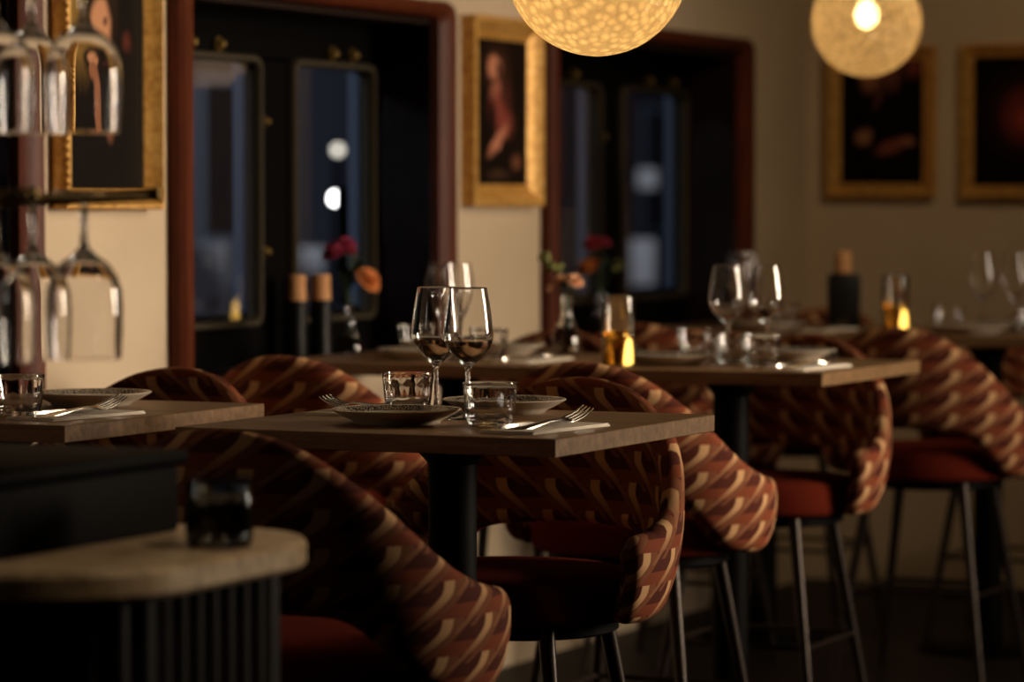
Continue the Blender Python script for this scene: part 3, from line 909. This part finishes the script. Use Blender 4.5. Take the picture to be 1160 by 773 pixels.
# ------------------------------------------------------------------ pendants
def make_pendant(loc, R, label, bulbmat, power):
    t = thing('pendant_lamp', loc); tag(t, label, 'lamp', 'bubbled glass pendant globes')
    bm = bmesh.new()
    prof = [(R*math.sin(a), -R*math.cos(a)) for a in [PI*.97*i/48 for i in range(49)]]
    prof[0] = (0, -R)
    add_lathe(bm, prof, 80)
    finish(bm, 'globe_shade', MT['globe'], t, True, 80)
    bm = bmesh.new(); add_ball(bm, (0, 0, .02), .032, 20, (1, 1, 1.2)); finish(bm, 'bulb', bulbmat, t)
    bm = bmesh.new(); add_lathe(bm, [(0, .058), (.016, .058), (.018, .07), (.018, R+.0), (.03, R+.002), (.03, R+.02), (.008, R+.03), (0, R+.03)], 24); finish(bm, 'socket', MT['brass'], t)
    bm = bmesh.new(); add_tube(bm, [(0, 0, R+.028), (0, 0, ZC-loc[2]-.02)], .003, 8); finish(bm, 'cord', MT['cord'], t)
    bm = bmesh.new(); add_lathe(bm, [(0, ZC-loc[2]-.025), (.05, ZC-loc[2]-.025), (.052, ZC-loc[2]), (0, ZC-loc[2])], 24); finish(bm, 'ceiling_rose', MT['brass'], t)
    l = bpy.data.lights.new('pendant_light', 'POINT'); l.energy = power; l.color = (1, .72, .40); l.shadow_soft_size = .03
    lo = bpy.data.objects.new('pendant_light', l); COL.objects.link(lo); lo.location = (loc[0], loc[1], loc[2]+.02-.05)
make_pendant((-2.21, 5.07, 1.662), .151, 'large glowing bubbled glass pendant globe above the sharp centre table', MT['bulb'], .62)
make_pendant((-3.01, 8.75, 1.765), .15, 'smaller looking pendant globe with bright bulb before the back wall pictures', MT['bulb_small'], .15)

# ------------------------------------------------------------------ service counter with hanging glass rack
def slab_outline(x0, x1, y0, y1, r, n=14):
    p = [(x0, y0)]
    for k in range(n+1):
        t = -PI/2+PI/2*k/n; p.append((x1-r+r*math.cos(t), y0+r+r*math.sin(t)))
    for k in range(n+1):
        t = PI/2*k/n; p.append((x1-r+r*math.cos(t), y1-r+r*math.sin(t)))
    p.append((x0, y1))
    return p
def prism(bm, rings):
    vr = [[bm.verts.new((x, y, z)) for x, y in path] for path, z in rings]
    for a, b in zip(vr, vr[1:]):
        for i in range(len(a)): j = (i+1) % len(a); bm.faces.new((a[i], a[j], b[j], b[i]))
    bm.faces.new(vr[0][::-1]); bm.faces.new(vr[-1])
CZ = .862
cnt = thing('service_counter', (-2.8, 3.4, 0)); tag(cnt, 'rounded stone-topped service counter with dark fluted base at the lower left', 'counter')
bm = bmesh.new()
ol = lambda d, r: slab_outline(-1.0, .87-d, -.30+d, .28-d, r-d)
prism(bm, [(ol(.006, .17), CZ-.035), (ol(0, .17), CZ-.029), (ol(0, .17), CZ-.006), (ol(.006, .17), CZ)])
finish(bm, 'countertop', MT['stone'], cnt, True, 30)
bm = bmesh.new()
path = slab_outline(-.98, .83, -.26, .24, .14, 30)
# fluted skin: half-round ribs along the outline
pts = []
for (xa, ya), (xb, yb) in zip(path, path[1:]):
    n = max(1, int(math.hypot(xb-xa, yb-ya)/.004))
    for i in range(n): pts.append((xa+(xb-xa)*i/n, ya+(yb-ya)*i/n))
pts.append(path[-1])
out = []; sacc = 0
for i, (x, y) in enumerate(pts):
    x0, y0 = pts[max(0, i-1)]; x1, y1 = pts[min(len(pts)-1, i+1)]
    L = math.hypot(x1-x0, y1-y0) or 1
    nx, ny = (y1-y0)/L, -(x1-x0)/L
    if i: sacc += math.hypot(x-pts[i-1][0], y-pts[i-1][1])
    k = abs(math.sin(PI*sacc/.036))*.011
    out.append((x+nx*k, y+ny*k))
prism(bm, [(out, .0), (out, CZ-.036)])
finish(bm, 'fluted_base', MT['flute'], cnt, True, 50)

bx = thing('black_tray', (-2.555, 3.385, CZ)); tag(bx, 'large black lidded tray box on the stone counter at lower left', 'box')
bm = bmesh.new()
add_box(bm, -.42, .42, -.22, .215, 0, .082, .006); finish(bm, 'tray_body', MT['box'], bx)
bm = bmesh.new(); add_box(bm, -.43, .43, -.23, .225, .083, .102, .007); finish(bm, 'lid', MT['box'], bx)
def make_jar():
    bm = bmesh.new()
    n = 12
    fac = lambda t, i: 1 + (.025*abs(math.cos(n*t/2)) if 2 <= i <= 5 else 0)
    add_lathe(bm, [(0, 0), (.034, 0), (.038, .004), (.0395, .02), (.0395, .045), (.0395, .062), (.038, .066), (.0400, .071), (.0395, .080), (.037, .080), (.036, .066), (.036, .01), (0, .009)], 72, facet=fac)
    return finish(bm, 'glass_jar', MT['darkglass'], None, True, 45)
o = make_jar(); o.location = (-1.995, 3.455, CZ); tag(o, 'dark faceted glass jar on the rounded end of the stone counter', 'jar')

def make_hang_glass():
    bm = bmesh.new()
    # upside down: foot at z=0, rim at -h
    out = [(0, 0), (.030, 0), (.031, -.0012), (.029, -.0025), (.012, -.005), (.005, -.01), (.0036, -.02), (.0034, -.05), (.0044, -.064), (.012, -.074), (.024, -.084), (.032, -.097), (.0362, -.115), (.0372, -.135), (.0366, -.165), (.0357, -.183), (.0353, -.1895), (.0352, -.191), (.0350, -.1918)]
    inn = [(.0346, -.1918), (.0346, -.191), (.0347, -.1895), (.0350, -.183), (.0358, -.165), (.0364, -.135), (.0354, -.115), (.0312, -.098), (.023, -.0855), (.011, -.0762), (0, -.0735)]
    add_lathe(bm, [(r*1.27, z*1.08) for r, z in out+inn], 48)
    return finish(bm, 'hanging_wine_glass', MT['glass'], None, True, 70)
HG = Kind(make_hang_glass)
def make_rack(rod):
    t = thing('glass_rack')
    bm = bmesh.new()
    add_box(bm, -.75, .030, -.145, -.135, -.012, .004, .002); finish(bm, 'front_bar', MT['brass'], t)
    bm = bmesh.new(); add_box(bm, -.75, .030, .135, .145, -.012, .004, .002); finish(bm, 'rear_bar', MT['brass'], t)
    for i in range(7):
        x = -.008-.062*2*i/2*1.0
        for s in (-1, 1):
            xx = .005-.072*i + s*.012
            bm = bmesh.new(); add_tube(bm, [(xx, -.15, -.006), (xx, .15, -.006)], .0035, 8)
            add_ball(bm, (xx, -.152, -.004), .008, 10)
            finish(bm, 'slot_rod', MT['brass'], t)
    bm = bmesh.new()
    for yy in (-.14, .14): add_tube(bm, [(-.70, yy, 0), (-.70, yy, rod)], .005, 8)
    finish(bm, 'hanger_rod', MT['brass'], t)
    return t
RX, RY = -2.215, 3.50
ZL, ZU = 1.284, 1.563
r = make_rack(.26); r.location = (RX, RY, ZL)
tag(r, 'lower brass rail rack holding upside-down glasses at the left', 'glass rack', 'brass glass racks')
r.rotation_euler = (0, math.radians(-2.2), .0)
r = make_rack(1.18); r.location = (RX, RY, ZU)
tag(r, 'upper brass rail rack above the frame, holding the top row of glasses', 'glass rack', 'brass glass racks')
for dx, dy, z, lab in [
    (.005, .0, ZL, 'rightmost upside-down wine glass of the lower hanging row'),
    (-.105, .055, ZL, 'second upside-down wine glass from the right in the lower hanging row'),
    (-.067, -.085, ZL, 'upside-down wine glass at the left picture edge in front of the lower row'),
    (.005, .0, ZU, 'rightmost upside-down wine glass of the upper hanging row'),
    (-.105, .055, ZU, 'second upside-down wine glass from the right in the upper hanging row'),
    (-.067, -.085, ZU, 'upside-down wine glass at the left picture edge in front of the upper row'),
]: HG.put((RX+dx, RY+dy, z+(.0 if z == ZU else .002+dx*.038)), 0, lab, 'wine glass', 'upside-down glasses in the racks')

# ------------------------------------------------------------------ outside in the night
bm = bmesh.new(); add_box(bm, -40, XW-.46, -5, 70, -.25, -.15)
tag(finish(bm, 'ground', MT['asphalt'], smooth=False), kind='structure')
b = thing('building', (-17, 30, -.15)); tag(b, 'dim town house across the street seen through the windows', 'building')
bm = bmesh.new(); add_box(bm, -4, 0, -22, 30, 0, 9); finish(bm, 'wall', MT['facade'], b, False)
for i in range(13):
    for zz in (1.0, 4.2):
        bm = bmesh.new(); y = -20+3.8*i
        add_box(bm, .0, .05, y, y+1.2, zz, zz+1.7, .01); f_ = finish(bm, 'window', MT['outer_frame'], b)
        bm = bmesh.new(); add_box(bm, .045, .06, y+.08, y+1.12, zz+.08, zz+1.62); finish(bm, 'pane', MT['facade_glass'], f_, False)
def street_lamp(x, y, z, R, m, label):
    t = thing('street_lamp', (x, y, -.15)); tag(t, label, 'lamp', 'street lamps outside')
    z += .15
    bm = bmesh.new(); add_tube(bm, [(0, 0, 0), (0, 0, .3), (0, 0, z-R)], [.06, .035, .025], 12); finish(bm, 'post', MT['black_metal'], t)
    bm = bmesh.new(); add_ball(bm, (0, 0, z), R, 20); finish(bm, 'lamp_globe', m, t)
    bm = bmesh.new(); add_lathe(bm, [(R*.2, z+R*.95), (R*.5, z+R*.9), (R*.3, z+R*1.3), (0, z+R*1.4)], 16); finish(bm, 'cap', MT['black_metal'], t)
street_lamp(-11, 20.71, 1.64, .035, MT['lamp_cream'], 'distant cream street lamp glowing through the left window')
x, y, z = -4.9, 9.21, 1.284
t = thing('outdoor_wall_lamp', (x, y, z)); tag(t, 'bright half-round outdoor lamp seen through the left window', 'lamp')
bm = bmesh.new(); add_ball(bm, (0, 0, 0), .026, 24); finish(bm, 'lamp_globe', MT['lamp_white'], t)
bm = bmesh.new(); c, s = math.cos(math.radians(25)), math.sin(math.radians(25))
Mx = Matrix.Rotation(math.radians(25), 4, 'Z')
add_box(bm, .005, .045, -.05, .05, -.034, .034, .004, 2, Mx); finish(bm, 'housing', MT['black_metal'], t)
bm = bmesh.new(); add_tube(bm, [(.03*c, .03*s, .0), (.03*c+.02, .03*s+.02, -z-.14)], .012, 10); finish(bm, 'post', MT['black_metal'], t)
for x, y, z, w, h, lab in [(-13, 22.38, 0.761, .26, .40, 'pale blurred roadside panel low in the left sash of the left window'), (-13, 24.0, 0.797, .20, .22, 'pale blurred roadside panel behind the sill flowers'),
                          (-13, 30.97, 0.678, .24, .46, 'pale upright roadside panel seen through the right window'), (-13, 31.08, 1.509, .20, .20, 'pale blurred panel higher up in the right window')]:
    t = thing('roadside_sign', (x, y, -.15), 0); tag(t, lab, 'sign', 'pale panels outside')
    Mr = Matrix.Rotation(math.radians(25), 4, 'Z')
    bm = bmesh.new(); add_box(bm, -w/2, w/2, -.02, .02, z+.15-h/2, z+.15+h/2, .01, 2, Mr); finish(bm, 'panel', MT['snow'], t)
    bm = bmesh.new(); add_tube(bm, [(0, .04, 0), (0, .04, z+.15)], .03, 10); finish(bm, 'post', MT['black_metal'], t)

# ------------------------------------------------------------------ lights
def area(name, loc, target, sx, sy, power, col, spread=180):
    l = bpy.data.lights.new(name, 'AREA'); l.shape = 'RECTANGLE'; l.size = sx; l.size_y = sy; l.spread = math.radians(spread); l.energy = power; l.color = col
    o = bpy.data.objects.new(name, l); COL.objects.link(o); o.location = loc
    o.rotation_euler = (Vector(target)-Vector(loc)).to_track_quat('-Z', 'Y').to_euler()
    return o
def spot(name, loc, target, power, col, ang, blend, rad):
    l = bpy.data.lights.new(name, 'SPOT'); l.energy = power; l.color = col
    l.spot_size = math.radians(ang); l.spot_blend = blend; l.shadow_soft_size = rad
    o = bpy.data.objects.new(name, l); COL.objects.link(o); o.location = loc
    o.rotation_euler = (Vector(target)-Vector(loc)).to_track_quat('-Z', 'Y').to_euler()
spot('added_spot', (1.5, 8.7, 2.5), (-2.4, 5.2, .75), 95, (1, .70, .42), 40, .8, .12)  # unseen, added with the next one as warm key light from the right
spot('added_spot', (1.5, 10.3, 2.5), (-2.7, 7.7, .75), 80, (1, .70, .42), 46, .8, .12)
spot('added_spot', (-.7, 3.5, 2.65), (-1.95, 3.44, .84), 34, (1, .74, .48), 30, .9, .1)  # unseen, added to lift the counter's stone edge
spot('added_wall_spot', (-1.2, 6.9, 2.6), (-3.9, 6.35, 1.1), 85, (1, .80, .56), 66, 1, .08)  # unseen, added with the next one to brighten the left wall
spot('added_wall_spot', (-1.6, 8.0, 2.6), (-3.9, 9.0, 1.3), 48, (1, .78, .52), 76, 1, .08)
spot('added_wall_spot', (-2.2, 8.9, 2.6), (-3.0, 10.68, 1.3), 22, (1, .74, .44), 90, 1, .08)  # unseen, added to brighten the back wall
area('added_key_area', (1.9, 8.0, 1.75), (-2.5, 6.2, 1.0), 1.5, 1.6, 80, (1, .83, .64), 80)  # unseen area, no doorway built; added for side light and streaks on the glasses
area('added_glint_area', (-3.7, 2.6, 1.55), (-2.2, 3.5, 1.4), .12, .5, .8, (1, .92, .80))  # unseen, no fixture built; added for highlights on the hanging glasses
area('street_light', (-9.5, 24, 5.5), (-13, 27, 0), 1.0, 1.0, 220, (1, .97, .95))
area('street_light_near', (-7.0, 2.0, 3.2), (-4.1, 7.6, 1.3), .6, .6, 45, (.84, .90, 1))

w = bpy.data.worlds.new('night_sky'); S.world = w; w.use_nodes = True
bg = w.node_tree.nodes['Background']
bg.inputs[0].default_value = (.25, .29, .40, 1); bg.inputs[1].default_value = .06

# ------------------------------------------------------------------ camera
cam = bpy.data.cameras.new('camera'); co = bpy.data.objects.new('camera', cam); COL.objects.link(co)
co.location = (0, 0, 1.27)
co.rotation_euler = (PI/2-math.atan((386.5-230)/3800), 0, math.radians(25))
cam.sensor_width = 36; cam.lens = 3800/1160*36
cam.dof.use_dof = True; cam.dof.focus_distance = 5.62; cam.dof.aperture_fstop = 3.1
cam.clip_end = 200
S.camera = co

vs = S.view_settings
vs.view_transform = 'Standard'; vs.look = 'None'; vs.exposure = 0.0; vs.gamma = 1; vs.use_curve_mapping = False
cy = S.cycles
cy.use_denoising = True
cy.max_bounces = 14; cy.transmission_bounces = 14; cy.transparent_max_bounces = 16; cy.glossy_bounces = 6; cy.diffuse_bounces = 4
cy.sample_clamp_indirect = 40; cy.blur_glossy = .5
cy.caustics_reflective = False; cy.caustics_refractive = False
